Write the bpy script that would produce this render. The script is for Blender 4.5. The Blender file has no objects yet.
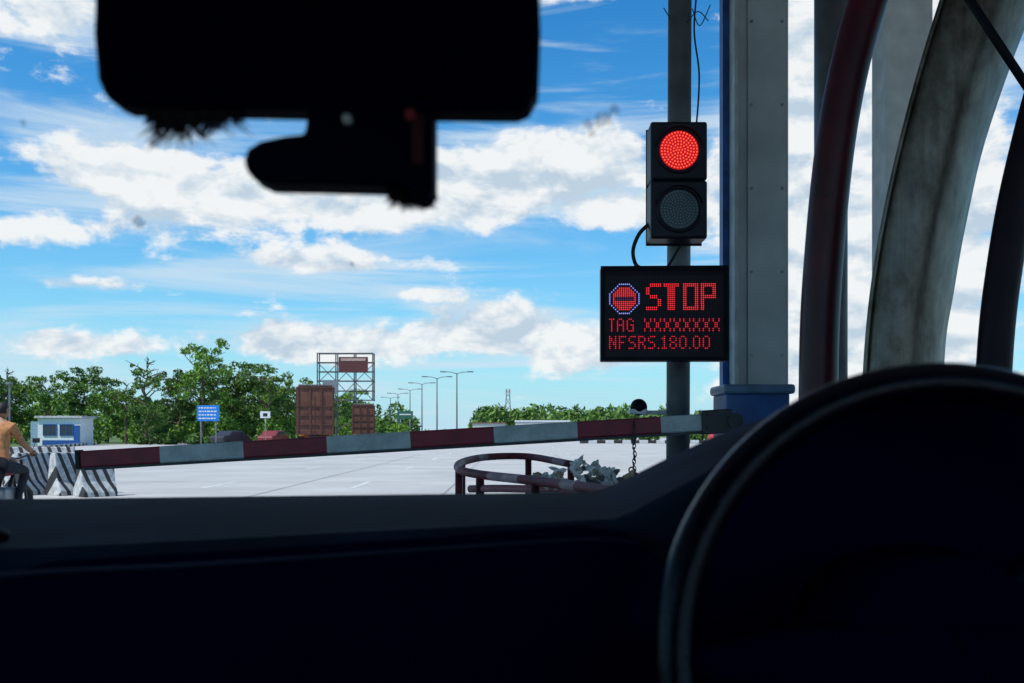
import bpy, bmesh, math, random
import numpy as np
from mathutils import Vector, Matrix, noise as mnoise
random.seed(4); np.random.seed(4)
scn=bpy.context.scene
COL=scn.collection
H=1.35
# ------------------------------------------------------------------ materials
def newmat(name):
    m=bpy.data.materials.new(name); m.use_nodes=True
    nt=m.node_tree; b=nt.nodes['Principled BSDF']; return m,nt,b
def mat(name,col,rough=0.6,metal=0.0,var=0.15,scale=6.0,bump=0.0,bscale=40.0,spec=0.5,col2=None,detail=6):
    m,nt,b=newmat(name)
    tc=nt.nodes.new('ShaderNodeTexCoord')
    n=nt.nodes.new('ShaderNodeTexNoise'); n.inputs['Scale'].default_value=scale; n.inputs['Detail'].default_value=detail
    nt.links.new(tc.outputs['Object'],n.inputs['Vector'])
    r=nt.nodes.new('ShaderNodeValToRGB')
    r.color_ramp.elements[0].position=0.35; r.color_ramp.elements[1].position=0.68
    c2=col2 if col2 else tuple(c*(1-var*2) for c in col)
    c1=col if col2 else tuple(min(1,c*(1+var)) for c in col)
    r.color_ramp.elements[0].color=(*c2,1); r.color_ramp.elements[1].color=(*c1,1)
    nt.links.new(n.outputs['Fac'],r.inputs['Fac']); nt.links.new(r.outputs['Color'],b.inputs['Base Color'])
    b.inputs['Roughness'].default_value=rough; b.inputs['Metallic'].default_value=metal
    b.inputs['Specular IOR Level'].default_value=spec
    if bump>0:
        n2=nt.nodes.new('ShaderNodeTexNoise'); n2.inputs['Scale'].default_value=bscale; n2.inputs['Detail'].default_value=4
        nt.links.new(tc.outputs['Object'],n2.inputs['Vector'])
        bp=nt.nodes.new('ShaderNodeBump'); bp.inputs['Strength'].default_value=bump; bp.inputs['Distance'].default_value=0.01
        nt.links.new(n2.outputs['Fac'],bp.inputs['Height']); nt.links.new(bp.outputs['Normal'],b.inputs['Normal'])
    return m
def emis(name,col,st):
    m,nt,b=newmat(name); b.inputs['Base Color'].default_value=(col[0]*.3,col[1]*.3,col[2]*.3,1)
    b.inputs['Emission Color'].default_value=(*col,1); b.inputs['Emission Strength'].default_value=st
    return m
def stripemat(name,c1,c2,freq,direction,width=0.5,rough=.7,dirt=.35,phase=0.0):
    """hard painted stripes along a direction in object space, with grime"""
    m,nt,b=newmat(name); N=nt.nodes; L=nt.links
    tc=N.new('ShaderNodeTexCoord'); d=N.new('ShaderNodeVectorMath'); d.operation='DOT_PRODUCT'
    d.inputs[1].default_value=direction; L.new(tc.outputs['Object'],d.inputs[0])
    a=N.new('ShaderNodeMath'); a.operation='MULTIPLY_ADD'; a.inputs[1].default_value=freq; a.inputs[2].default_value=phase+100
    L.new(d.outputs['Value'],a.inputs[0])
    f=N.new('ShaderNodeMath'); f.operation='FRACT'; L.new(a.outputs[0],f.inputs[0])
    g=N.new('ShaderNodeMath'); g.operation='GREATER_THAN'; g.inputs[1].default_value=width; L.new(f.outputs[0],g.inputs[0])
    mx=N.new('ShaderNodeMix'); mx.data_type='RGBA'; mx.inputs[6].default_value=(*c1,1); mx.inputs[7].default_value=(*c2,1)
    L.new(g.outputs[0],mx.inputs[0])
    n=N.new('ShaderNodeTexNoise'); n.inputs['Scale'].default_value=9; n.inputs['Detail'].default_value=8; n.inputs['Roughness'].default_value=.7
    L.new(tc.outputs['Object'],n.inputs['Vector'])
    r=N.new('ShaderNodeValToRGB'); r.color_ramp.elements[0].position=.35; r.color_ramp.elements[1].position=.65
    r.color_ramp.elements[0].color=(1-dirt*1.6,)*3+(1,); r.color_ramp.elements[1].color=(1,1,1,1)
    L.new(n.outputs['Fac'],r.inputs['Fac'])
    mu=N.new('ShaderNodeMix'); mu.data_type='RGBA'; mu.blend_type='MULTIPLY'; mu.inputs[0].default_value=1
    L.new(mx.outputs[2],mu.inputs[6]); L.new(r.outputs['Color'],mu.inputs[7]); L.new(mu.outputs[2],b.inputs['Base Color'])
    b.inputs['Roughness'].default_value=rough
    return m
# ------------------------------------------------------------------ mesh helpers
def empty(name,loc=(0,0,0),rot=0):
    e=bpy.data.objects.new(name,None); e.location=loc; e.rotation_euler=(0,0,rot); e.empty_display_size=.2; COL.objects.link(e); return e
def obj(name,verts,faces,m=None,parent=None,smooth=False,loc=(0,0,0)):
    me=bpy.data.meshes.new(name); me.from_pydata([tuple(v) for v in verts],[],faces); me.update()
    o=bpy.data.objects.new(name,me); COL.objects.link(o); o.location=loc
    if m: me.materials.append(m)
    if parent: o.parent=parent
    if smooth: me.shade_smooth()
    return o
def bevel(o,w,seg=3,ang=30):
    b=o.modifiers.new('bevel','BEVEL'); b.width=w; b.segments=seg; b.limit_method='ANGLE'; b.angle_limit=math.radians(ang)
    return o
def box(name,c,s,m,parent=None,bev=0,rot=None,seg=2):
    x,y,z=s[0]/2,s[1]/2,s[2]/2
    v=[(-x,-y,-z),(x,-y,-z),(x,y,-z),(-x,y,-z),(-x,-y,z),(x,-y,z),(x,y,z),(-x,y,z)]
    f=[(0,3,2,1),(4,5,6,7),(0,1,5,4),(1,2,6,5),(2,3,7,6),(3,0,4,7)]
    o=obj(name,v,f,m,parent); o.location=c
    if rot: o.rotation_euler=rot
    if bev: bevel(o,bev,seg)
    return o
def catmull(P,n):
    P=[Vector(p) for p in P]; Q=[2*P[0]-P[1]]+P+[2*P[-1]-P[-2]]; out=[]
    for i in range(1,len(Q)-2):
        for k in range(n):
            t=k/n; a,b,c,d=Q[i-1],Q[i],Q[i+1],Q[i+2]
            out.append(.5*((2*b)+(c-a)*t+(2*a-5*b+4*c-d)*t*t+(3*b-a-3*c+d)*t**3))
    out.append(P[-1]); return out
def tubegeo(pts,r,seg=12,cap=True):
    pts=[Vector(p) for p in pts]; n=len(pts); rs=r if isinstance(r,(list,tuple)) else [r]*n
    V=[];F=[]; t0=(pts[1]-pts[0]).normalized()
    u=t0.orthogonal().normalized()
    for i,p in enumerate(pts):
        t=(pts[min(i+1,n-1)]-pts[max(i-1,0)]).normalized()
        u=(u-t*u.dot(t)).normalized(); w=t.cross(u)
        for k in range(seg):
            a=2*math.pi*k/seg; V.append(p+(u*math.cos(a)+w*math.sin(a))*rs[i])
    for i in range(n-1):
        for k in range(seg):
            a=i*seg+k;b=i*seg+(k+1)%seg; F.append((a,b,b+seg,a+seg))
    if cap: F.append(tuple(range(seg-1,-1,-1))); F.append(tuple(range((n-1)*seg,n*seg)))
    return V,F
def tube(name,pts,r,m,parent=None,seg=14,smooth_n=0):
    if smooth_n:
        if isinstance(r,(list,tuple)):
            rr=[]; 
            for i in range(len(r)-1):
                for k in range(smooth_n): rr.append(r[i]+(r[i+1]-r[i])*k/smooth_n)
            rr.append(r[-1]); r=rr
        pts=catmull(pts,smooth_n)
    V,F=tubegeo(pts,r,seg); o=obj(name,V,F,m,parent)
    for p in o.data.polygons: p.use_smooth=len(p.vertices)==4
    return o
def multi(name,geos,m,parent=None,smooth=False):
    V=[];F=[]
    for v,f in geos:
        b=len(V); V+=list(v); F+=[tuple(i+b for i in q) for q in f]
    return obj(name,V,F,m,parent,smooth)
def boxgeo(c,s,R=None):
    x,y,z=s[0]/2,s[1]/2,s[2]/2
    v=[Vector(q) for q in [(-x,-y,-z),(x,-y,-z),(x,y,-z),(-x,y,-z),(-x,-y,z),(x,-y,z),(x,y,z),(-x,y,z)]]
    if R: v=[R@q for q in v]
    v=[q+Vector(c) for q in v]
    return v,[(0,3,2,1),(4,5,6,7),(0,1,5,4),(1,2,6,5),(2,3,7,6),(3,0,4,7)]
def extr(name,poly,y0,y1,m,parent=None,bev=0,seg=4):
    """polygon in x,z extruded in y"""
    n=len(poly); V=[(p[0],y0,p[1]) for p in poly]+[(p[0],y1,p[1]) for p in poly]
    F=[tuple(range(n)),tuple(range(2*n-1,n-1,-1))]+[(i,i+n,(i+1)%n+n,(i+1)%n) for i in range(n)]
    o=obj(name,V,F,m,parent)
    bm=bmesh.new(); bm.from_mesh(o.data); bmesh.ops.recalc_face_normals(bm,faces=bm.faces); bm.to_mesh(o.data); bm.free()
    if bev: bevel(o,bev,seg,40)
    return o
def disc(c,r,n=16,axis='y'):
    V=[];F=[]
    for k in range(n):
        a=2*math.pi*k/n; V.append((c[0]+r*math.cos(a),c[1],c[2]+r*math.sin(a)))
    return V,[tuple(range(n))]
def torusgeo(c,R,r,M=None,n=40,k=12):
    V=[];F=[]
    for i in range(n):
        a=2*math.pi*i/n
        for j in range(k):
            b=2*math.pi*j/k
            v=Vector(((R+r*math.cos(b))*math.cos(a),r*math.sin(b),(R+r*math.cos(b))*math.sin(a)))
            if M: v=M@v
            V.append(v+Vector(c))
    for i in range(n):
        for j in range(k):
            F.append((i*k+j,i*k+(j+1)%k,((i+1)%n)*k+(j+1)%k,((i+1)%n)*k+j))
    return V,F
# ------------------------------------------------------------------ camera
cd=bpy.data.cameras.new('camera'); cam=bpy.data.objects.new('camera',cd); COL.objects.link(cam)
cam.location=(0,0,H); cam.rotation_euler=(math.radians(90),0,0)
cd.sensor_width=36; cd.lens=35.16; cd.shift_y=0.0884; cd.clip_end=6000; cd.clip_start=0.02
cd.dof.use_dof=True; cd.dof.focus_distance=5.6; cd.dof.aperture_fstop=9
scn.camera=cam
scn.view_settings.view_transform='Standard'; scn.view_settings.look='None'; scn.view_settings.exposure=0
# ------------------------------------------------------------------ sun + world
SEL=math.radians(57); SAZ=math.radians(-125)   # azimuth from +Y towards +X
sd=Vector((math.sin(SAZ)*math.cos(SEL),math.cos(SAZ)*math.cos(SEL),math.sin(SEL)))
sl=bpy.data.lights.new('sun','SUN'); sl.energy=4.6; sl.angle=math.radians(.53); sl.color=(1,.955,.88)
so=bpy.data.objects.new('sun',sl); COL.objects.link(so); so.rotation_euler=sd.to_track_quat('Z','Y').to_euler(); so.location=(-20,-20,40)
w=bpy.data.worlds.new('World'); scn.world=w; w.use_nodes=True
try:
    w.cycles.sampling_method='MANUAL'; w.cycles.sample_map_resolution=512
except Exception: pass
nt=w.node_tree; N=nt.nodes; L=nt.links; N.clear()
out=N.new('ShaderNodeOutputWorld'); bg=N.new('ShaderNodeBackground'); bg.inputs['Strength'].default_value=0.1; L.new(bg.outputs[0],out.inputs[0])
sky=N.new('ShaderNodeTexSky'); sky.sky_type='NISHITA'; sky.sun_disc=False; sky.sun_elevation=SEL; sky.sun_rotation=SAZ
sky.air_density=1.0; sky.dust_density=.5; sky.ozone_density=2.5
def M_(op,a,b=None,c=None,clamp=False):
    n=N.new('ShaderNodeMath'); n.operation=op; n.use_clamp=clamp
    for i,v in enumerate((a,b,c)):
        if v is None: continue
        if isinstance(v,(int,float)): n.inputs[i].default_value=v
        else: L.new(v,n.inputs[i])
    return n.outputs[0]
tc=N.new('ShaderNodeTexCoord'); sp=N.new('ShaderNodeSeparateXYZ'); L.new(tc.outputs['Generated'],sp.inputs[0])
X,Y,Z=sp.outputs
az=M_('ARCTAN2',X,Y); el=M_('ARCTAN2',Z,M_('SQRT',M_('ADD',M_('MULTIPLY',X,X),M_('MULTIPLY',Y,Y))))
def noise(su,sv,ou,ov,scale,detail,rough,dist=0.0,del_=0.0):
    cb=N.new('ShaderNodeCombineXYZ')
    L.new(M_('MULTIPLY_ADD',az,su,ou),cb.inputs[0]); L.new(M_('MULTIPLY_ADD',M_('ADD',el,del_),sv,ov),cb.inputs[1])
    n=N.new('ShaderNodeTexNoise'); n.noise_dimensions='2D'; n.inputs['Scale'].default_value=scale; n.inputs['Detail'].default_value=detail
    n.inputs['Roughness'].default_value=rough; n.inputs['Distortion'].default_value=dist
    L.new(cb.outputs[0],n.inputs['Vector']); return n.outputs['Fac']
# cloud banks: azimuth, elevation (radians), half sizes, weight
banks=[(-.43,.375,.07,.045,.44),(-.36,.245,.13,.030,.44),(-.22,.215,.14,.024,.42),(-.42,.185,.16,.016,.26),
(.06,.262,.10,.034,.54),(-.04,.235,.08,.032,.42),(.12,.215,.07,.020,.38),(-.40,.135,.07,.009,.34),(-.17,.166,.11,.011,.38),
(-.02,.100,.085,.026,.50),(-.19,.086,.11,.020,.46),(-.09,.137,.03,.007,.30),(.08,.08,.08,.024,.38),(-.42,.080,.10,.016,.38),
(.34,.24,.10,.30,1.1),(.03,.43,.08,.02,.30),(-.1,.36,.25,.03,-.2),(.2,.34,.06,.04,-.25)]
mask=None
for a0,e0,sa,se,wt in banks:
    da=M_('MULTIPLY_ADD',az,1/sa,-a0/sa); de=M_('MULTIPLY_ADD',el,1/se,-e0/se)
    g=M_('MULTIPLY',M_('EXPONENT',M_('MULTIPLY',M_('ADD',M_('MULTIPLY',da,da),M_('MULTIPLY',de,de)),-1.0)),wt)
    mask=g if mask is None else M_('ADD',mask,g)
n1=noise(5,9,3.1,1.7,2.3,7,.60,.12)
n1b=noise(5,9,3.1,1.7,2.3,4,.55,.12,.014)
d1=M_('SUBTRACT',M_('ADD',n1,mask),.64)
mr=N.new('ShaderNodeMapRange'); mr.interpolation_type='SMOOTHSTEP'; mr.inputs[1].default_value=0; mr.inputs[2].default_value=.18; L.new(d1,mr.inputs[0])
cum=mr.outputs[0]
n2=noise(1.6,15,9,4,2.0,7,.58,.4)
d2=M_('ADD',n2,M_('MULTIPLY',mask,.55))
mr2=N.new('ShaderNodeMapRange'); mr2.interpolation_type='SMOOTHSTEP'; mr2.inputs[1].default_value=.43; mr2.inputs[2].default_value=.80; mr2.inputs[4].default_value=.78; L.new(d2,mr2.inputs[0])
cir=mr2.outputs[0]
hz=M_('EXPONENT',M_('MULTIPLY',M_('MAXIMUM',el,0.0),-8.0))
hs=N.new('ShaderNodeHueSaturation'); hs.inputs['Saturation'].default_value=1.35; hs.inputs['Value'].default_value=1.42; L.new(sky.outputs[0],hs.inputs['Color'])
tint=N.new('ShaderNodeMix'); tint.data_type='RGBA'; tint.blend_type='MULTIPLY'; tint.inputs[0].default_value=1; tint.inputs[7].default_value=(.28,1.04,1.18,1); L.new(hs.outputs[0],tint.inputs[6])
def mixc(f,a,b):
    m=N.new('ShaderNodeMix'); m.data_type='RGBA'
    if isinstance(f,float): m.inputs[0].default_value=f
    else: L.new(f,m.inputs[0])
    for i,v in ((6,a),(7,b)):
        if isinstance(v,tuple): m.inputs[i].default_value=(*v,1)
        else: L.new(v,m.inputs[i])
    return m.outputs[2]
c0=mixc(M_('MULTIPLY',hz,.9),tint.outputs[2],(5.6,7.5,9.3))
c1=mixc(cir,c0,(6.5,7.9,9.0))
shd=M_('MULTIPLY_ADD',M_('SUBTRACT',n1,n1b),5.0,.72,clamp=True)
cc=mixc(shd,(5.3,6.5,7.7),(9.2,9.4,9.5))
c2=mixc(M_('MULTIPLY',cum,.96),c1,cc)
L.new(c2,bg.inputs['Color'])
# ------------------------------------------------------------------ common materials
M_conc=mat('concrete_road',(.46,.45,.435),.85,col2=(.37,.362,.35),scale=.35,bump=.2,bscale=8,detail=12)
M_grass=mat('grass',(.09,.15,.03),.9,scale=.15,col2=(.05,.09,.02),bump=.3,bscale=3,detail=12)
M_white=mat('white_paint',(.75,.76,.77),.6,var=.08)
M_dark=mat('dark_metal',(.02,.022,.03),.45,var=.2)
M_steel=mat('galvanised_steel',(.30,.31,.33),.45,.7,var=.15,scale=12)
M_black=mat('black_plastic',(.004,.005,.010),.6,var=.2,spec=.15)
M_rubber=mat('rubber',(.02,.02,.022),.8)
M_cream=mat('grey_paint_column',(.52,.55,.56),.6,col2=(.36,.39,.40),scale=2.2,bump=.05,detail=10)
M_blue=mat('blue_paint',(.015,.095,.34),.5,var=.2,scale=8)
M_maroon=mat('maroon_paint',(.16,.018,.03),.5,var=.35,scale=14,bump=.1)
M_glassdark=mat('dark_window',(.03,.05,.07),.1)
# ------------------------------------------------------------------ ground
ground=obj('ground',[(-2500,-300,0),(2500,-300,0),(2500,4500,0),(-2500,4500,0)],[(0,1,2,3)],M_grass)
road=obj('concrete_road',[(-9,-60,.004),(60,-60,.004),(70,60,.004),(70,118,.004),(40,140,.004),(20,700,.004),(-52,700,.004),(-30,240,.004),(-34,140,.004),(-44,104,.004),(-34,62,.004),(-16,26,.004)],[tuple(range(12))],M_conc)
M_mark=mat('road_paint',(.66,.66,.64),.8,col2=(.50,.50,.49),scale=3,detail=10)
g=[]
for y in range(24,120,12): 
    for xx in (-7.5,-3.9,3.4): g.append(([(xx,y,.008),(xx+.12,y,.008),(xx+.12,y+3,.008),(xx,y+3,.008)],[(0,1,2,3)]))
multi('lane_markings',g,M_mark)
M_joint=mat('joint_bitumen',(.30,.295,.29),.9,var=.2,scale=2)
g=[([(-13,y,.0085),(62,y,.0085),(62,y+.04,.0085),(-13,y+.04,.0085)],[(0,1,2,3)]) for y in (22,27,32,37,42,48,54,60)]
g+=[([(x,10,.0125),(x+.03,10,.0125),(x+.03,60,.0125),(x,60,.0125)],[(0,1,2,3)]) for x in (-5.5,-1.5,2.5,6.5,10.5)]
multi('slab_joints',g,M_joint)
M_kerb=stripemat('kerb_black_white',(.03,.03,.03),(.75,.75,.75),.5,(1,0,0))
kb=box('median_kerb',(26,118,.2),(36,.5,.4),M_kerb,bev=.04)
M_kerb2=stripemat('kerb_black_white_b',(.03,.03,.03),(.7,.7,.7),.5,(0.3,1,0))
kb2=box('roadside_kerb',(-39,84,.12),(.4,44,.24),M_kerb2,rot=(0,0,math.radians(13)))
# ------------------------------------------------------------------ trees
def leafmat(name,a,b):
    m,nt_,bs=newmat(name); n=nt_.nodes; l=nt_.links
    geo=n.new('ShaderNodeNewGeometry'); r=n.new('ShaderNodeValToRGB')
    r.color_ramp.elements[0].color=(*a,1); r.color_ramp.elements[1].color=(*b,1)
    l.new(geo.outputs['Random Per Island'],r.inputs[0])
    oi=n.new('ShaderNodeObjectInfo'); mm=n.new('ShaderNodeMapRange'); mm.inputs[3].default_value=.75; mm.inputs[4].default_value=1.3
    l.new(oi.outputs['Random'],mm.inputs[0])
    vm=n.new('ShaderNodeVectorMath'); vm.operation='SCALE'; l.new(r.outputs[0],vm.inputs[0]); l.new(mm.outputs[0],vm.inputs[3])
    l.new(vm.outputs[0],bs.inputs['Base Color']); bs.inputs['Roughness'].default_value=.6; bs.inputs['Specular IOR Level'].default_value=.25
    return m
M_leaf=leafmat('foliage',(.050,.12,.012),(.15,.27,.035))
M_leaf2=leafmat('foliage_dark',(.038,.095,.018),(.12,.21,.04))
M_bark=mat('bark',(.12,.09,.06),.9,scale=3)
def leafquads(cents,size,rng):
    n=len(cents)
    d=rng.normal(size=(n,3)); d/=np.linalg.norm(d,axis=1)[:,None]
    e=rng.normal(size=(n,3)); e-= (e*d).sum(1)[:,None]*d; e/=np.linalg.norm(e,axis=1)[:,None]
    s=size*rng.uniform(.6,1.4,size=(n,1))
    a=cents-d*s; b=cents+e*s*.45; c=cents+d*s; f=cents-e*s*.45
    return np.stack([a,b,c,f],1).reshape(-1,3)
def treemesh(name,seed,h,cr,base=.28,clumps=60,per=120,leaf=.24,clr=.75,lm=None,narrow=0):
    rng=np.random.default_rng(seed); rd=random.Random(seed)
    V=[];F=[]
    def addt(pts,r,seg=6):
        v,f=tubegeo(pts,r,seg); b=len(V); V.extend(v); F.extend([tuple(i+b for i in q) for q in f])
    tp=[Vector((0,0,0))]
    for i in range(1,7): tp.append(Vector((rd.uniform(-.25,.25)*i*.3,rd.uniform(-.25,.25)*i*.3,h*.9*i/6)))
    addt(tp,[.24*h/10*(1-.13*i) for i in range(7)],8)
    ends=[]
    nl=16
    for k in range(nl):
        t=base+(.95-base)*((k+rd.random())/nl)
        ii=int(t/.9*6) if t<.9 else 5; ii=min(ii,5); p=tp[ii].lerp(tp[ii+1],min(1,max(0,t/.9*6-ii)))
        a=rd.uniform(0,6.28); prof=math.sin(math.pi*min(1,max(.12,(t-base*.7)/(1.08-base*.7))))**.7
        ln=cr*prof*rd.uniform(.5,1.25)
        q=p+Vector((math.cos(a)*ln,math.sin(a)*ln,ln*rd.uniform(.15,.6)+.3))
        mid=p.lerp(q,.5)+Vector((rd.uniform(-.3,.3),rd.uniform(-.3,.3),rd.uniform(-.1,.3)))
        addt([p,mid,q],[.09*h/10,.06*h/10,.02*h/10],5); ends+= [q,mid.lerp(q,.4)]
        for j in range(2):
            q2=mid+Vector((rd.uniform(-1,1),rd.uniform(-1,1),rd.uniform(0,.9)))*ln*.5
            addt([mid,q2],[.045*h/10,.015*h/10],4); ends.append(q2)
    ends.append(tp[6]+Vector((0,0,h*.04)))
    nw=len(F)
    C=[]
    for k in range(clumps):
        e=ends[k%len(ends)] if k<len(ends) else ends[rd.randrange(len(ends))]
        cpt=np.array(e)+rng.normal(size=3)*clr*.5
        rr=clr*rd.uniform(.4,1.2); n=int(per*rd.uniform(.5,1.3)*(rr/clr))
        g_=rng.normal(size=(n,3)); g_/= np.linalg.norm(g_,axis=1)[:,None]
        g_*= (rng.uniform(.25,1.3,size=(n,1))**.5)*rr; g_[:,2]*=.62
        C.append(cpt+g_)
    C=np.concatenate(C); C=C[C[:,2]>.3]
    Q=leafquads(C,leaf,rng)
    b=len(V); V2=[tuple(v) for v in V]+[tuple(v) for v in Q]
    F2=F+[(b+4*i,b+4*i+1,b+4*i+2,b+4*i+3) for i in range(len(C))]
    me=bpy.data.meshes.new(name); me.from_pydata(V2,[],F2); me.materials.append(M_bark); me.materials.append(lm or M_leaf)
    mi=np.zeros(len(F2),dtype=np.int32); mi[nw:]=1; me.polygons.foreach_set('material_index',mi); me.update()
    return me
TA=treemesh('tree_a',1,10,3.4,.25,60,90,.21,.8)
TB=treemesh('tree_b',2,9,3.7,.22,66,90,.21,.85,lm=M_leaf2)
TC=treemesh('tree_c',3,11,2.5,.35,40,50,.18,.55)           # sparse, see-through
TD=treemesh('tree_d',5,8,4.0,.15,66,95,.22,.95)
def put(me,name,brg,top,d,hm,wscale=1.0,rot=None):
    x=(brg-512)/1000*d; hh=H+(432-top)/1000*d
    o=bpy.data.objects.new(name,me); COL.objects.link(o); o.location=(x,d,0)
    s=hh/hm; o.scale=(s*wscale,s*wscale,s); o.rotation_euler=(0,0,rot if rot is not None else random.uniform(0,6.28)); return o
trees=[(TB,-30,360,120,9),(TD,14,384,125,8),(TA,46,378,118,10),(TB,84,374,128,9),(TD,108,392,122,8),(TC,146,350,108,11),(TA,203,348,112,10),(TB,180,376,116,9),
(TA,238,364,120,10),(TB,264,374,118,9),(TD,286,388,126,8),(TD,345,396,150,8),(TB,150,408,104,9),(TA,-90,345,118,10),(TD,318,402,160,8),(TB,222,386,126,9),
(TC,126,376,112,11),(TC,6,362,112,11),(TC,268,370,112,11)]
for me,px,top,d,hm in trees: put(me,'tree',px,top,d,hm*1.05,random.uniform(.85,1.15))
def mass(name,boxes,n,leaf,seed,m):
    rng=np.random.default_rng(seed); C=[]
    for (x0,x1,y0,y1,h0,h1,k) in boxes:
        for i in range(k):
            cx=rng.uniform(x0,x1); cy=rng.uniform(y0,y1); hh=rng.uniform(h0,h1); rr=hh*rng.uniform(.35,.6)
            g_=rng.normal(size=(n,3)); g_/=np.linalg.norm(g_,axis=1)[:,None]; g_*=(rng.uniform(.3,1,size=(n,1))**.5)
            g_=g_*np.array([rr,rr,hh*.5])+np.array([cx,cy,hh*.5]); C.append(g_)
    C=np.concatenate(C); C=C[C[:,2]>0.02]; Q=leafquads(C,leaf,rng)
    return obj(name,Q,[(4*i,4*i+1,4*i+2,4*i+3) for i in range(len(C))],m)
mass('shrub_mass',[(-75,-24,108,122,1.5,3.6,60),(-62,-50,96,100,.8,1.6,20),(-23,-14,128,140,1.5,3,20)],350,.24,11,M_leaf)
mass('distant_tree_mass',[(-260,-40,330,420,7,14,60),(-16,60,330,420,5,12,80),(60,420,360,460,6,12,90),(-120,-60,200,260,6,10,25)],260,1.0,12,M_leaf2)
mass('median_hedge',[(-22,44,150,153,1.0,1.7,90),(-41,-15,106,109,.7,1.3,45)],160,.24,13,M_leaf2)
mass('roadside_tree_mass',[(90,140,150,190,6,10,40)],400,.5,14,M_leaf2)
# ------------------------------------------------------------------ guard booth
gb=empty('guard_booth',(-44.6,100,0))
box('walls',(0,0,1.35),(4.2,3,2.7),M_white,gb); box('roof',(0,0,2.82),(4.7,3.5,.22),mat('roof_grey',(.5,.5,.52)),gb,bev=.03)
box('window_1',(-.9,-1.515,1.55),(1.2,.05,1.0),M_glassdark,gb); box('window_2',(.75,-1.515,1.55),(1.2,.05,1.0),M_glassdark,gb)
for i,x in enumerate((-.9,.75)):
    multi('frame_%d'%i,[boxgeo((x,-1.55,2.09),(1.36,.06,.08)),boxgeo((x,-1.55,1.01),(1.36,.06,.08)),boxgeo((x-.64,-1.55,1.55),(.08,.06,1.0)),boxgeo((x+.64,-1.55,1.55),(.08,.06,1.0)),boxgeo((x,-1.55,1.55),(.05,.05,1.0))],M_blue,gb)
box('door',(1.75,-1.52,1.0),(.6,.06,2.0),M_blue,gb); box('step',(1.7,-1.8,.08),(.9,.5,.16),M_conc,gb)
box('blue_base',(0,-1.512,.3),(3.3,.03,.5),M_blue,gb)
box('side_cabin',(-2.7,.2,1.2),(.9,2,2.4),mat('side_blue',(.25,.4,.5)),gb)
# ------------------------------------------------------------------ road signs
M_sb=mat('sign_blue',(.01,.20,.65),.4,var=.05)
s=empty('road_sign',(-24.3,80,0))
box('panel',(0,0,2.85),(1.8,.05,1.25),M_sb,s,bev=.02)
g=[]; rd=random.Random(3)
for r_ in range(4):
    x=-.75
    while x<.6:
        ww=rd.uniform(.08,.26); g.append(boxgeo((x+ww/2,-.032,3.28-r_*.28),(ww,.01,.10))); x+=ww+.06
multi('lettering',g,M_white,s); tube('post_1',[(-.6,.06,0),(-.6,.06,3.4)],.05,M_steel,s); tube('post_2',[(.6,.06,0),(.6,.06,3.4)],.05,M_steel,s)
s=empty('road_sign',(-22.2,90,0)); box('panel',(0,0,2.9),(.9,.05,.6),M_white,s,bev=.02); tube('post',[(0,.06,0),(0,.06,3.1)],.04,M_steel,s)
box('symbol',(0,-.03,2.9),(.4,.01,.3),M_dark,s)
s=empty('road_sign',(-15.8,148,0)); box('panel',(0,0,3.9),(2.3,.08,1.1),mat('sign_green',(.02,.12,.08)),s); tube('post_1',[(-.7,.08,0),(-.7,.08,4.3)],.07,M_steel,s); tube('post_2',[(.7,.08,0),(.7,.08,4.3)],.07,M_steel,s)
box('lettering',(0,-.05,3.95),(1.7,.01,.15),M_white,s)
# ------------------------------------------------------------------ billboard
b=empty('billboard',(-21.7,130,0))
M_lat=mat('lattice_steel',(.08,.085,.10),.6)
g=[]
for x in (-3.6,-1.2,1.2,3.6):
    for y in (0,1.4): g.append(tubegeo([(x,y,0 if abs(x)<2 else 5.4),(x,y,11.6)],.09,6))
for z in (5.5,6.7,8,9.2,10.4,11.6):
    for y in (0,1.4): g.append(tubegeo([(-3.7,y,z),(3.7,y,z)],.06,6))
for i,x in enumerate((-3.6,-1.2,1.2)):
    for z0,z1 in ((5.5,8),(8,10.4)):
        g.append(tubegeo([(x,1.4,z0),(x+2.4,1.4,z1)],.05,5)); g.append(tubegeo([(x+2.4,0,z0),(x,0,z1)],.05,5))
for x in (-1.2,1.2):
    for z in (1,3,5): g.append(tubegeo([(x,0,z),(x,1.4,z+1)],.05,5))
for z in (1.5,3.5): g.append(tubegeo([(-1.2,0,z),(1.2,0,z+1.5)],.05,5))
multi('lattice_frame',g,M_lat,b)
box('board',(1.1,-.15,10.1),(3.8,.12,2.0),mat('board_maroon',(.12,.03,.03),.6),b); box('board_header',(1.1,-.23,10.75),(3.2,.03,.35),mat('board_text',(.5,.35,.3)),b)
box('board_lower',(-1.9,-.12,7.2),(2.0,.08,1.8),mat('board_grey',(.22,.23,.26)),b); box('catwalk',(0,-.5,5.45),(7.4,.8,.08),M_lat,b)
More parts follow.
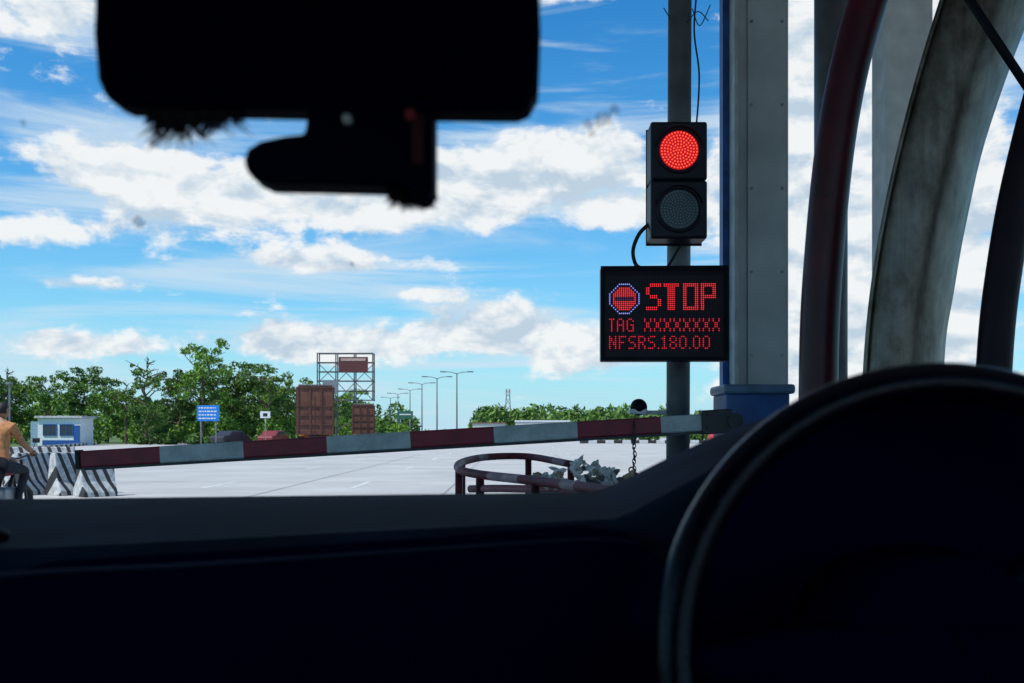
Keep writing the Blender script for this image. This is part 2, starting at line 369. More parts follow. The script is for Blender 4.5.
# ------------------------------------------------------------------ trucks seen from behind
M_rust=mat('truck_body_brown',(.17,.065,.04),.8,scale=1.5,col2=(.10,.035,.025),detail=9)
M_rust2=mat('truck_rib_brown',(.12,.045,.03),.7,scale=3)
M_tarp=mat('truck_tarpaulin',(.12,.10,.10),.9,scale=2,bump=.6,bscale=3)
def truck(x,y,w_,top,ln,rot=0):
    t=empty('cargo_truck',(x,y,0),rot)
    box('cargo_body',(0,ln/2,(1.15+top)/2),(w_,ln,top-1.15),M_rust,t)
    g=[]
    for i in range(4): g.append(boxgeo((-w_/2+.06+(w_-.12)*i/3,-.03,(1.15+top)/2),(.10,.06,top-1.2)))
    for z in (1.2,1.9,2.6,3.3,top-.05): g.append(boxgeo((0,-.04,z),(w_+.04,.08,.07)))
    for i in range(9):
        for sx in (-1,1): g.append(boxgeo((sx*(w_/2+.04),.4+(ln-.8)*i/8,(1.15+top)/2),(.08,.1,top-1.2)))
    multi('body_ribs',g,M_rust2,t)
    multi('door_lock_bars',[tubegeo([(q,-.15,1.25),(q,-.15,top-.15)],.02,6) for q in (-.35,.35)],M_rust2,t)
    box('load_tarpaulin',(0,ln/2,top+.08),(w_*.94,ln*.96,.2),M_tarp,t,bev=.08)
    box('number_plate',(0,-.17,.72),(.5,.02,.14),mat('plate_yellow',(.6,.45,.05)),t)
    box('chassis',(0,ln/2+.8,.95),(.9,ln+1.6,.25),M_dark,t); box('rear_bumper',(0,-.1,.6),(w_*.95,.12,.2),M_kerb,t)
    box('tail_lamp_1',(-w_*.4,-.14,.82),(.3,.06,.14),mat('lamp_red',(.5,.02,.02)),t); box('tail_lamp_2',(w_*.4,-.14,.82),(.3,.06,.14),mat('lamp_red2',(.5,.02,.02)),t)
    g=[]
    for yy in (1.2,2.5,ln+1.2):
        for sx in (-1,1): g.append(tubegeo([(sx*(w_/2-.5),yy,.52),(sx*(w_/2-.02),yy,.52)],.52,20))
    multi('wheels',g,M_rubber,t)
    multi('mudflaps',[boxgeo((sx*(w_/2-.3),.45,.7),(.5,.03,.6)) for sx in (-1,1)],M_rubber,t)
    box('cab',(0,ln+1.2,1.85),(w_*.92,2.0,2.3),mat('cab_orange',(.5,.15,.03)),t,bev=.12); box('windscreen',(0,ln+2.21,2.3),(w_*.8,.04,.8),M_glassdark,t)
truck(-14.75,75,2.7,4.75,6.5,.20); truck(-16.35,110,2.4,4.3,6,.15)
def car(x,y,rot,c):
    e=empty('parked_car',(x,y,0),rot); mc=mat('car_paint',c,.3,var=.03)
    prof=[(-2.1,.35),(-2.15,.8),(-1.95,.98),(-1.2,1.05),(-.6,1.46),(.9,1.5),(1.5,1.1),(2.05,1.0),(2.15,.6),(2.1,.35)]
    o=extr('body',prof,-.83,.83,mc,e,bev=.07,seg=3)
    gl=[(-1.05,1.06),(-.55,1.4),(.85,1.43),(1.35,1.08)]
    extr('side_glass',gl,-.845,.845,M_glassdark,e,bev=.01,seg=1)
    multi('wheels',[tubegeo([(sx,-.86,.32),(sx,.86,.32)],.32,18) for sx in (-1.35,1.35)],M_rubber,e)
car(22.6,110,1.5,(.55,.02,.02)); car(-9,128,1.3,(.35,.35,.36)); car(-28.5,101,1.2,(.03,.03,.04)); car(-24.6,103,1.4,(.2,.03,.03))
# ------------------------------------------------------------------ street lamps
def lamp(x,y,h,arms=2,sc=1):
    e=empty('street_lamp',(x,y,0)); g=[tubegeo([(0,0,0),(0,0,h)],[.13,.07],8)]
    for sx in ((-1,1) if arms==2 else (1,)):
        g.append(tubegeo([(0,0,h-.1),(sx*.8,0,h+.15),(sx*1.7,0,h+.2)],.05,6)); g.append(boxgeo((sx*2.0,0,h+.2),(.9,.3,.14)))
    multi('pole_and_arms',g,M_lat,e)
for x,y,h in ((-8.1,147,10),(-12,160,10),(-16.2,180,10),(-21,206,10),(-26,228,10),(-31,255,10)): lamp(x,y,h)
e=empty('street_lamp',(-40.2,80,0)); multi('pole_and_head',[tubegeo([(0,0,0),(0,0,5.2)],.07,8),boxgeo((0,-.1,5.25),(.35,.5,.18))],M_steel,e)
t=empty('telecom_tower',(-1.6,400,0)); g=[]
for a,b_ in ((-1,-1),(1,-1),(1,1),(-1,1)): g.append(tubegeo([(a*1.6,b_*1.6,0),(a*.5,b_*.5,18.5)],.16,5))
for z in range(0,18,3):
    k0=1.6-1.1*z/18.5;k1=1.6-1.1*(z+3)/18.5
    for s1,s2 in (((-1,-1),(1,-1)),((1,-1),(1,1)),((1,1),(-1,1)),((-1,1),(-1,-1))):
        g.append(tubegeo([(s1[0]*k0,s1[1]*k0,z),(s2[0]*k1,s2[1]*k1,z+3)],.1,4)); g.append(tubegeo([(s2[0]*k0,s2[1]*k0,z),(s1[0]*k1,s1[1]*k1,z+3)],.1,4))
multi('lattice',g,M_lat,t); multi('antennas',[boxgeo((x,-.8,17.5),(.4,.3,2.2)) for x in (-1,0,1)],M_white,t)
h_=empty('distant_building',(9,300,0)); box('walls',(0,0,2.2),(16,8,4.4),mat('wall_pale',(.5,.5,.48)),h_); multi('windows',[boxgeo((-7+2*i,-4.02,2.4),(1.1,.06,1.2)) for i in range(8)],M_glassdark,h_); box('parapet',(0,0,4.6),(16.4,8.4,.4),M_white,h_)
h_=empty('distant_building',(-7,310,0)); box('walls',(0,0,2),(10,8,4),mat('wall_pale2',(.5,.52,.5)),h_); multi('windows',[boxgeo((-4+2*i,-4.02,2.2),(1,.06,1.1)) for i in range(5)],M_glassdark,h_); box('roof',(0,0,4.15),(10.6,8.6,.3),M_rust,h_)
# ------------------------------------------------------------------ jersey barriers
M_js=stripemat('barrier_stripes',(.035,.035,.04),(.62,.63,.63),4.6,(1,0.3,.30),.40,dirt=.35)
def jersey(x,y,rot,ln=1.6,h=.98):
    P=[(-.32,0),(-.32,.1),(-.19,.32),(-.1,h),(.1,h),(.19,.32),(.32,.1),(.32,0)]
    n=len(P); V=[(-ln/2,p[0],p[1]) for p in P]+[(ln/2,p[0],p[1]) for p in P]
    F=[tuple(range(n-1,-1,-1)),tuple(range(n,2*n))]+[(i,(i+1)%n,(i+1)%n+n,i+n) for i in range(n)]
    o=obj('jersey_barrier',V,F,M_js); o.location=(x,y,0); o.rotation_euler=(0,0,rot); bevel(o,.02,2); return o
jersey(-10.35,21.8,1.3,1.4,.90); jersey(-9.45,21.6,.95,1.0,.91); jersey(-8.75,21.0,.75,.7,.76); jersey(-11.8,25,.3,1.6)
# ------------------------------------------------------------------ boom barrier
bb=empty('boom_barrier',(1.12,5.2,1.407))
ang=math.atan2(1.407-1.208,1.108+2.246)
M_boom=stripemat('boom_stripes',(.26,.008,.03),(.52,.58,.60),1/.866,(1,0,0),.5,dirt=.25,rough=.45,phase=.964)
bo=box('boom',(-1.68*math.cos(ang),0,-1.68*math.sin(ang)),(3.37,.05,.088),M_boom,bb,bev=.008,rot=(0,-ang,0))
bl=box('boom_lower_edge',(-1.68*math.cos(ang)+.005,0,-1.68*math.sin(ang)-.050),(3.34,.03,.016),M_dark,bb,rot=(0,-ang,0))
box('boom_end_cap',(-3.375*math.cos(ang),0,-3.375*math.sin(ang)),(.02,.06,.1),M_rubber,bb,rot=(0,-ang,0))
box('boom_clamp',(-.06,0,-.003),(.16,.085,.125),M_dark,bb,bev=.006,rot=(0,-ang,0))
multi('clamp_bolts',[tubegeo([(x,-.045,z),(x,-.056,z)],.009,6) for x in (-.11,-.01) for z in (-.035,.035)],M_dark,bb)
M_cab=mat('cabinet_blue',(.022,.085,.28),.4,var=.2,scale=5)
box('cabinet',(.15,.13,-.63),(.33,.34,1.55),M_cab,bb,bev=.012); box('cabinet_lid',(.155,.13,.165),(.37,.38,.05),mat('lid_bluegrey',(.11,.19,.32),.4),bb,bev=.015)
box('cabinet_door',(.15,-.046,-.7),(.27,.012,1.1),M_cab,bb,bev=.004); box('cabinet_plinth',(.15,.13,-1.38),(.42,.45,.06),M_conc,bb)
tube('pivot',[(.03,-.06,0),(.03,-.015,0)],.04,M_dark,bb,20)
g=[]; z=1.275; x=.63
for i in range(13):
    R=Matrix.Rotation(random.uniform(-.4,.4)+(math.pi/2 if i%2 else 0),3,'Z')@Matrix.Rotation(random.uniform(-.3,.3),3,'Y')@Matrix.Diagonal((.6,1,1.15))
    g.append(torusgeo((x+random.uniform(-.006,.006),5.16,z),.013,.004,R,14,6)); z-=.019
for i in range(9):
    R=Matrix.Rotation(random.uniform(0,3),3,'Z')@Matrix.Rotation(random.uniform(-1.3,1.3),3,'Y')
    g.append(torusgeo((x+random.uniform(-.02,.02),5.16,1.13+random.uniform(-.05,.06)),.014,.004,R,14,6))
g.append(torusgeo((x,5.2,1.375-.03),.062,.005,Matrix.Rotation(math.pi/2,3,'Z'),24,6))
multi('chain',g,M_dark)
# ------------------------------------------------------------------ traffic light with LED toll sign
tp=empty('traffic_light',(.90,5.4,0))
tube('pole',[(.03,.24,0),(.05,.24,4.6)],.066,mat('pole_grey',(.17,.18,.19),.5,.3,col2=(.09,.095,.10),scale=5,detail=10),tp,24)
box('base_plate',(.03,.24,.015),(.32,.32,.03),M_steel,tp)
M_house=mat('signal_housing',(.006,.007,.018),.45,var=.2,spec=.3)
for nm,z in (('upper_module',2.867),('lower_module',2.549)):
    box(nm,(0,.07,z),(.305,.17,.313),M_house,tp,bev=.012)
    o=multi(nm+'_bezel',[torusgeo((0,-.02,z),.118,.009,None,40,8)],M_house,tp,True)
box('back_plate',(.0,.165,2.708),(.31,.01,.645),M_house,tp)
for i,z in enumerate((2.5,2.9)): box('bracket_%d'%i,(.04,.19,z),(.16,.04,.05),M_steel,tp)
for nm,z in (('upper_visor',2.867),('lower_visor',2.549)):
    V=[];F=[];n=20
    for k in range(n+1):
        a=math.radians(15+150*k/n)
        for r_,yy in ((.124,-.015),(.124,-.05),(.129,-.05),(.129,-.015)): V.append((r_*math.cos(a),yy,z+r_*math.sin(a)))
    for k in range(n):
        for j in range(4): a=k*4+j;b_=k*4+(j+1)%4; F.append((a,b_,b_+4,a+4))
    obj(nm,V,F,M_house,tp)
E_red=emis('led_red_lit',(1,.09,.05),1.6)
E_lens=emis('lens_glow',(1,.004,.012),.42)
V,F=disc((0,-.018,2.867),.105,40); obj('red_lens',V,F,E_lens,tp)
M_led_off=mat('led_off',(.14,.18,.20),.3); M_lens_off=mat('lens_off',(.035,.05,.06),.3)
V,F=disc((0,-.018,2.549),.105,40); obj('unlit_lens',V,F,M_lens_off,tp)
def ledrings(z):
    g=[disc((0,-.022,z),.0042,8)]
    for r_ in range(1,7):
        R=.0158*r_; n=6*r_
        for k in range(n):
            a=2*math.pi*k/n+.1*r_; g.append(disc((R*math.cos(a),-.022,z+R*math.sin(a)),.0046,8))
    return g
multi('red_leds',ledrings(2.867),E_red,tp); multi('unlit_leds',ledrings(2.549),M_led_off,tp)
tube('signal_cable',[(-.14,.1,2.50),(-.20,.1,2.44),(-.235,.09,2.35),(-.225,.07,2.27),(-.19,.06,2.24)],.011,M_rubber,tp,8,8)
tube('sign_cable',[(.03,.12,2.38),(.0,.1,2.33),(-.03,.08,2.28),(-.06,.06,2.24)],.008,M_rubber,tp,8,6)
tube('pole_wire',[(.125,.2,4.6),(.135,.2,3.9),(.12,.2,3.6),(.15,.21,3.35),(.13,.2,3.05),(.10,.2,2.9)],.005,M_rubber,tp,6,6)
tube('wire_tie_1',[(.07,.15,3.62),(.13,.14,3.68),(.19,.15,3.63)],.003,M_rubber,tp,5,4)
tube('wire_tie_2',[(.10,.15,3.70),(.14,.14,3.60),(.20,.15,3.72)],.003,M_rubber,tp,5,4)
tube('wire_tie_3',[(-.02,.15,3.64),(-.06,.14,3.70)],.003,M_rubber,tp,5)
# LED sign
ls=empty('led_toll_sign',(.816,5.36,1.985),math.radians(-2.0))
box('case',(0,.05,0),(.68,.10,.508),M_house,ls,bev=.008)
M_face=mat('led_face',(.012,.006,.014),.6,spec=.2)
multi('case_rim',[boxgeo((0,-.008,.243),(.68,.018,.022)),boxgeo((0,-.008,-.243),(.68,.018,.022)),boxgeo((-.329,-.008,0),(.022,.018,.464)),boxgeo((.329,-.008,0),(.022,.018,.464))],M_black,ls)
obj('display_face',[(-.319,-.003,-.234),(.319,-.003,-.234),(.319,-.003,.234),(-.319,-.003,.234)],[(0,1,2,3)],M_face,ls)
FONT={'S':["0111","1000","1000","0110","0001","0001","1110"],'T':["1111","0110","0110","0110","0110","0110","0110"],'O':["1111","1001","1001","1001","1001","1001","1111"],
'P':["1111","1001","1001","1111","1000","1000","1000"],'t':["111","010","010","010","010","010","010"],'A':["0110","1001","1001","1111","1001","1001","1001"],'G':["0110","1001","1000","1011","1001","1001","0111"],
'X':["1001","1001","0110","0110","0110","1001","1001"],'N':["1001","1101","1101","1011","1011","1001","1001"],'F':["1111","1000","1000","1110","1000","1000","1000"],
'R':["1110","1001","1001","1110","1010","1001","1001"],'.':["0","0","0","0","0","0","1"],'1':["010","110","010","010","010","010","111"],'8':["0110","1001","1001","0110","1001","1001","0110"],'0':["0110","1001","1001","1001","1001","1001","0110"]}
PX=.0104; ox=-.302; oz=.157
def led(cx,cy,lst,r=.0040,y=-.006): lst.append(disc((ox+cx*PX,y,oz-cy*PX),r,6))
red=[]; dim=[]; blue=[]; wht=[]
def text(s_,cx,cy,sc=1,lst=red,gap=1):
    for ch in s_:
        if ch==' ': cx+=1; continue
        G_=FONT[ch]
        for j,row in enumerate(G_):
            for i,c_ in enumerate(row):
                if c_=='1' and round(cx)+i*sc<60:
                    for a in range(sc):
                        for b_ in range(sc): led(round(cx)+i*sc+a,cy+j*sc+b_,lst,.0038)
        cx+=len(G_[0])*sc+gap
    return cx
text('STOP',20,0,2,red,1.4)
text('tAG ',1,18,1,dim,1); text('XXXXXXXX',19,18,1,dim,1)
text('NFSRS.180.00',1,27,1,dim,1)
cx0,cy0=7.5,7.5
for j in range(16):
    for i in range(16):
        x=i-cx0;y=j-cy0; m_=max(abs(x),abs(y),(abs(x)+abs(y))*.72)
        if m_<=7.7 and m_>6.5: led(i+1,j,blue,.0042)
        elif m_<=6.0:
            if abs(y)<1.2 and abs(x)<4.6: led(i+1,j,wht)
            else: led(i+1,j,red,.0042)
multi('red_pixels',red,emis('pixel_red',(1,.03,.04),1.0),ls); multi('red_pixels_dim',dim,emis('pixel_red_dim',(1,.02,.05),.72),ls); multi('blue_pixels',blue,emis('pixel_blue',(.25,.3,1),1.0),ls); multi('bar_pixels',wht,emis('pixel_violet',(.12,.03,.12),.6),ls)
off=[]
for j in range(-4,40):
    for i in range(-1,60): off.append(disc((ox+i*PX,-.0045,oz-j*PX),.0032,4))
multi('unlit_pixels',off,mat('pixel_off',(.035,.02,.032),.4),ls)
for i,z in enumerate((-.15,.15)): box('pole_clamp_%d'%i,(.12,.14,z),(.2,.08,.04),M_steel,ls)
cc_=empty('cctv_camera',(.95,5.64,1.46)); tube('arm',[(-.05,0,0),(-.24,0,.0)],.012,M_white,cc_,10); box('mount',(-.24,0,.005),(.10,.08,.03),M_white,cc_,bev=.008)
bm=bmesh.new(); bmesh.ops.create_uvsphere(bm,u_segments=20,v_segments=12,radius=.048); me=bpy.data.meshes.new('dome'); bm.to_mesh(me); bm.free(); me.materials.append(M_black); me.shade_smooth()
o=bpy.data.objects.new('dome',me); COL.objects.link(o); o.parent=cc_; o.location=(-.235,0,.03)
# ------------------------------------------------------------------ guard rail hoop + trash
gr=empty('guard_rail')
RP=[(.42,3.3,1.13),(.33,3.6,1.14),(.1,4.3,1.14),(-.15,4.7,1.15),(-.27,5.1,1.16),(-.28,5.6,1.18),(-.15,6.0,1.2),(.1,6.1,1.2),(.33,5.6,1.17)]
M_rail=stripemat('rail_maroon_white',(.24,.03,.045),(.52,.32,.34),2.2,(.5,1,0),.72,dirt=.45,rough=.6)
tube('top_rail',RP,.021,M_rail,gr,12,8)
tube('lower_rail',[(a,b_,c-.42) for a,b_,c in RP],.021,M_maroon,gr,12,8)
for i,(a,b_,c) in enumerate([RP[1],RP[2],RP[3],RP[4],RP[5],RP[7],RP[8]]): tube('post_%d'%i,[(a,b_,0),(a,b_,c-.01)],.02,M_maroon,gr,10)
tube('mid_rail',[(-.20,4.75,1.08),(-.02,4.6,1.09),(.2,4.5,1.085),(.33,4.42,1.04)],.018,mat('rail_pink',(.42,.16,.18),.5),gr,10,6)
pl=box('concrete_plinth',(.38,4.8,.54),(.60,1.1,1.08),mat('plinth_concrete',(.35,.34,.32),.9,var=.2),bev=.03)
tr=empty('trash_pile',(.34,4.60,1.09))
tm=[mat('bag_white',(.90,.86,.83),.3),mat('bag_grey',(.62,.59,.57),.35),mat('paper_brown',(.45,.32,.22),.8),mat('bag_dark',(.12,.11,.11),.4)]
rd=random.Random(8)
for i in range(110):
    bm=bmesh.new(); bmesh.ops.create_icosphere(bm,subdivisions=3,radius=1); sd_=rd.uniform(0,100)
    for v in bm.verts:
        n=mnoise.noise(v.co*1.5+Vector((sd_,0,0)))*.35-abs(mnoise.noise(v.co*3.2+Vector((0,sd_,0))))*.55-abs(mnoise.noise(v.co*7+Vector((0,0,sd_))))*.3
        v.co*= 1.0+n
    me=bpy.data.meshes.new('rubbish'); bm.to_mesh(me); bm.free(); me.materials.append(rd.choice([tm[0],tm[0],tm[0],tm[0],tm[1],tm[1],tm[2],tm[3]]))
    o=bpy.data.objects.new('rubbish_%d'%i,me); COL.objects.link(o); o.parent=tr
    s_=rd.uniform(.008,.024); x=rd.gauss(0,.12); x=max(-.22,min(.26,x))
    o.location=(x,rd.uniform(-.15,.2),.01+max(0,.12-abs(x)*.35)*rd.random()); o.scale=(s_*rd.uniform(.8,2.4),s_*rd.uniform(.6,1.2),s_*rd.uniform(.5,1.1)); o.rotation_euler=(rd.uniform(-1,1),rd.uniform(-1,1),rd.uniform(0,6))
# ------------------------------------------------------------------ toll plaza columns and canopy
pc=empty('canopy_column',(1.76,7.2,0))
box('box_section',(.03,.14,2.75),(.40,.28,5.5),M_cream,pc,bev=.006)
box('flange',(-.185,-.03,2.75),(.025,.30,5.5),mat('flange_grey',(.45,.48,.5)),pc)
box('blue_edge',(-.222,.05,2.75),(.045,.12,5.5),M_blue,pc,bev=.004)
tube('conduit',[(-.155,-.03,0),(-.155,-.03,5.4)],.018,M_cream,pc,10)
box('front_plate',(.07,-.01,2.75),(.27,.012,5.5),M_cream,pc)
multi('plate_bolts',[tubegeo([(x,-.016,z),(x,-.026,z)],.011,6) for x in (-.04,.18) for z in (1.9,2.5,3.1,3.7,4.3)],M_steel,pc)
pc2=empty('canopy_column',(3.02,7.6,0)); box('box_section',(0,.15,2.75),(.36,.3,5.5),mat('column_pale',(.80,.80,.78),.6,var=.08),pc2,bev=.01); box('base',(0,.15,.2),(.5,.45,.4),M_conc,pc2,bev=.02)
tube('drain_pipe',[(2.55,8.0,0),(2.55,8.0,5.5)],.13,mat('pipe_grey',(.12,.13,.14),.5),None,20)
M_can=mat('canopy_soffit',(.35,.36,.38),.7)
cn=empty('toll_canopy',(0,0,0)); box('roof_deck',(2,.5,5.72),(30,17,.25),M_can,cn); box('fascia_front',(2,9.05,5.85),(30,.1,.8),M_blue,cn)
for i in range(6): box('beam_%d'%i,(-11+5.2*i,.5,5.5),(.2,16.8,.18),M_steel,cn)
pcb=empty('canopy_column',(-5.2,-3,0)); box('box_section',(0,0,2.7),(.4,.4,5.4),M_cream,pcb); 
isl=box('toll_island',(1.9,5.2,.1),(1.9,9,.2),mat('island_concrete',(.4,.39,.37),.9),bev=.03)
cg=empty('curved_guard_post')
tube('bent_pipe',[(1.40,4.5,.2),(1.385,4.5,1.0),(1.378,4.5,1.49),(1.395,4.5,2.03),(1.467,4.5,2.73),(1.60,4.5,3.29),(1.83,4.5,3.9),(2.2,4.5,4.5)],.086,mat('post_maroon_dark',(.075,.005,.012),.4,col2=(.028,.004,.008),scale=6,spec=.35,detail=9),cg,24,8)
box('foot',(1.40,4.5,.22),(.3,.3,.04),M_steel,cg)
dp=empty('curved_metal_deflector')
m,nt_,bs=newmat('weathered_sheet'); n=nt_.nodes; l=nt_.links
tcn=n.new('ShaderNodeTexCoord'); mp=n.new('ShaderNodeMapping'); mp.inputs['Scale'].default_value=(4,4,2.6); l.new(tcn.outputs['Object'],mp.inputs[0])
nn=n.new('ShaderNodeTexNoise'); nn.inputs['Scale'].default_value=1.5; nn.inputs['Detail'].default_value=12; nn.inputs['Roughness'].default_value=.7; l.new(mp.outputs[0],nn.inputs[0])
rr=n.new('ShaderNodeValToRGB'); rr.color_ramp.elements[0].position=.36; rr.color_ramp.elements[0].color=(.08,.056,.042,1); rr.color_ramp.elements[1].position=.66; rr.color_ramp.elements[1].color=(.25,.215,.18,1)
l.new(nn.outputs[0],rr.inputs[0]); bs.inputs['Metallic'].default_value=.75
mp2=n.new('ShaderNodeMapping'); mp2.inputs['Scale'].default_value=(40,40,2.0); mp2.inputs['Rotation'].default_value=(0,.35,0); l.new(tcn.outputs['Object'],mp2.inputs[0])
ns=n.new('ShaderNodeTexNoise'); ns.inputs['Scale'].default_value=1; ns.inputs['Detail'].default_value=6; l.new(mp2.outputs[0],ns.inputs[0])
ro=n.new('ShaderNodeMapRange'); ro.inputs[3].default_value=.22; ro.inputs[4].default_value=.58; l.new(ns.outputs[0],ro.inputs[0]); l.new(ro.outputs[0],bs.inputs['Roughness'])
sc_=n.new('ShaderNodeMapRange'); sc_.inputs[1].default_value=.3; sc_.inputs[2].default_value=.7; sc_.inputs[3].default_value=.8; sc_.inputs[4].default_value=1.2; l.new(ns.outputs[0],sc_.inputs[0])
vv=n.new('ShaderNodeVectorMath'); vv.operation='SCALE'; l.new(rr.outputs[0],vv.inputs[0]); l.new(sc_.outputs[0],vv.inputs[3]); l.new(vv.outputs[0],bs.inputs['Base Color'])
M_sheet=m
Lp=[(1.47,.3),(1.45,1.0),(1.462,1.62),(1.512,2.08),(1.612,2.56),(1.76,3.08),(1.98,3.7),(2.3,4.3)]
Rp=[(1.88,.3),(1.85,1.0),(1.86,1.66),(1.90,1.95),(1.96,2.28),(2.06,2.68),(2.30,3.3),(2.7,4.0)]
LL=catmull([(a,0,b_) for a,b_ in Lp],6); RR=catmull([(a,0,b_) for a,b_ in Rp],6)
V=[];F=[];nc=10
for a,b_ in zip(LL,RR):
    for k in range(nc+1):
        t=k/nc; p=a.lerp(b_,t); V.append((p.x,4.15-.11*math.sin(math.pi*t)+.15*t,p.z))
for i in range(len(LL)-1):
    for k in range(nc): q=i*(nc+1)+k; F.append((q,q+1,q+nc+2,q+nc+1))
o=obj('curved_sheet',V,F,M_sheet,dp,True); sm=o.modifiers.new('s','SOLIDIFY'); sm.thickness=.012
tube('edge_bar',[(1.94,3.95,.3),(1.885,3.95,1.0),(1.905,3.95,1.62),(1.945,3.95,2.0),(2.02,3.95,2.4),(2.16,3.95,2.9),(2.4,3.95,3.5),(2.8,3.95,4.1)],.066,mat('bar_dark',(.012,.004,.009),.5,spec=.2),dp,16,6)
tube('stay_rod',[(1.72,3.96,3.20),(2.12,3.92,2.55)],.018,M_black,dp,8)
tube('edge_bead',[Vector((a.x,4.14,a.z)) for a in LL],.009,M_sheet,dp,8)
# ------------------------------------------------------------------ motorcyclist
RX=-7.19
mc=empty('motorcycle',(RX,14,0))
multi('wheels',[torusgeo((0,-.62,.3),.25,.055,Matrix.Rotation(math.pi/2,3,'Z'),28,10),torusgeo((0,.68,.3),.25,.045,Matrix.Rotation(math.pi/2,3,'Z'),28,10)],M_rubber,mc,True)
multi('rims',[tubegeo([(-.05,-.62,.3),(.05,-.62,.3)],.09,16),tubegeo([(-.05,.68,.3),(.05,.68,.3)],.07,16)]+[tubegeo([(0,yy,.3),(0,yy+.23*math.cos(a),.3+.23*math.sin(a))],.008,5) for yy in (-.62,.68) for a in [k*math.pi/4 for k in range(8)]],M_steel,mc)
tube('tank',[(0,.02,.78),(0,.12,.84),(0,.28,.86),(0,.42,.82)],[.08,.13,.14,.08],mat('tank_red',(.25,.02,.02),.3),mc,16,5)
tube('seat',[(0,-.6,.82),(0,-.4,.78),(0,-.1,.75),(0,.05,.78)],[.08,.11,.12,.08],M_black,mc,14,5)
multi('frame',[tubegeo([(0,.5,.85),(0,.15,.35),(0,-.2,.35),(0,-.62,.3)],.03,8),tubegeo([(-.07,.68,.3),(-.07,.5,.95)],.022,8),tubegeo([(.07,.68,.3),(.07,.5,.95)],.022,8),tubegeo([(-.06,-.62,.3),(-.08,-.45,.75)],.02,8),tubegeo([(.06,-.62,.3),(.08,-.45,.75)],.02,8)],M_dark,mc)
box('engine',(0,.12,.42),(.26,.34,.3),M_steel,mc,bev=.04); tube('exhaust',[(.13,.2,.3),(.14,-.2,.27),(.15,-.8,.36)],.035,M_dark,mc,10)
tube('handlebar',[(-.34,.36,1.02),(-.2,.47,1.02),(0,.5,.97),(.2,.47,1.02),(.34,.36,1.02)],.014,M_dark,mc,8,5)
tube('headlamp',[(0,.55,.92),(0,.68,.9)],[.07,.09],M_steel,mc,14); box('tail_lamp',(0,-.72,.75),(.14,.06,.07),mat('tail_red',(.5,.02,.02)),mc,bev=.01); box('rear_mudguard',(0,-.68,.62),(.12,.3,.04),M_dark,mc,rot=(.5,0,0))
tube('mirror_stalk',[(.24,.44,1.03),(.3,.46,1.2)],.006,M_dark,mc,6); box('mirror_head',(.31,.46,1.23),(.11,.02,.07),M_dark,mc,bev=.01)
rider=empty('motorcycle_rider',(RX,14,0))
J=[((0,-.02,.90),.15),((0,.0,1.08),.14),((0,.04,1.28),.155),((0,.07,1.43),.12),((0,.10,1.51),.058),((0,.115,1.58),.06),
((.17,.06,1.42),.075),((.25,.17,1.20),.052),((.30,.36,1.06),.035),((-.17,.06,1.42),.075),((-.25,.17,1.20),.052),((-.30,.36,1.06),.035),
((.10,.02,.87),.10),((.19,.40,.80),.075),((.16,.22,.40),.05),((.17,.36,.33),.038),((-.10,.02,.87),.10),((-.19,.40,.80),.075),((-.16,.22,.40),.05),((-.17,.36,.33),.038)]
Ed=[(0,1),(1,2),(2,3),(3,4),(4,5),(3,6),(6,7),(7,8),(3,9),(9,10),(10,11),(0,12),(12,13),(13,14),(14,15),(0,16),(16,17),(17,18),(18,19)]
me=bpy.data.meshes.new('skel'); me.from_pydata([j[0] for j in J],Ed,[]); o=bpy.data.objects.new('skel',me); COL.objects.link(o)
o.modifiers.new('skin','SKIN'); sv=me.skin_vertices[0].data
for i,j in enumerate(J): sv[i].radius=(j[1],j[1]*(.75 if i<4 else 1)); sv[i].use_root=(i==0)
su=o.modifiers.new('sub','SUBSURF'); su.levels=2; su.render_levels=2
dg=bpy.context.evaluated_depsgraph_get(); me2=bpy.data.meshes.new_from_object(o.evaluated_get(dg)); bpy.data.objects.remove(o)
M_skin=mat('skin',(.30,.15,.08),.55,var=.08); M_shirt=mat('shirt_orange',(.50,.22,.09),.85,scale=20,var=.15); M_pants=mat('trousers_dark',(.02,.022,.035),.9)
me2.materials.clear()
for q in (M_shirt,M_skin,M_pants,M_rubber): me2.materials.append(q)
for p in me2.polygons:
    c=p.center; k=0
    if c.z<.97: k=2
    if c.z<.37: k=3
    if c.z>1.485 and abs(c.x)<.1: k=1
    if abs(c.x)>.235 and c.z>.97 and c.z<1.26: k=1
    p.material_index=k; p.use_smooth=True
o=bpy.data.objects.new('body',me2); COL.objects.link(o); o.parent=rider
for sx in (-1,1):
    g=[tubegeo([(sx*.30,.35,1.06),(sx*.305,.39,1.055),(sx*.30,.42,1.045)],[.03,.042,.036],10)]
    for f_ in range(4):
        xx=sx*(.272+.02*f_); l_=(.9,1.05,1,.8)[f_]
        g.append(tubegeo([(xx,.41,1.055),(xx,.41+.035*l_,1.05),(xx,.41+.042*l_,1.02),(xx,.405,1.0)],[.010,.010,.009,.007],8))
    g.append(tubegeo([(sx*.27,.385,1.05),(sx*.25,.40,1.03),(sx*.255,.42,1.01)],[.013,.011,.009],8))
    multi('hand_%s'%('r' if sx>0 else 'l'),g,M_skin,rider,True)
bm=bmesh.new(); bmesh.ops.create_uvsphere(bm,u_segments=28,v_segments=20,radius=1)
for v in bm.verts:
    x,y,z=v.co; s_=1-.22*max(0,-z)**1.5; v.co=Vector((x*.075*s_,y*.095*(1-.1*max(0,-z)),z*.118))
    if y>.8 and -.35<z<.1 and abs(x)<.25: v.co.y+=.018*(1-abs(x)*4)*(1 if z<0 else .5)
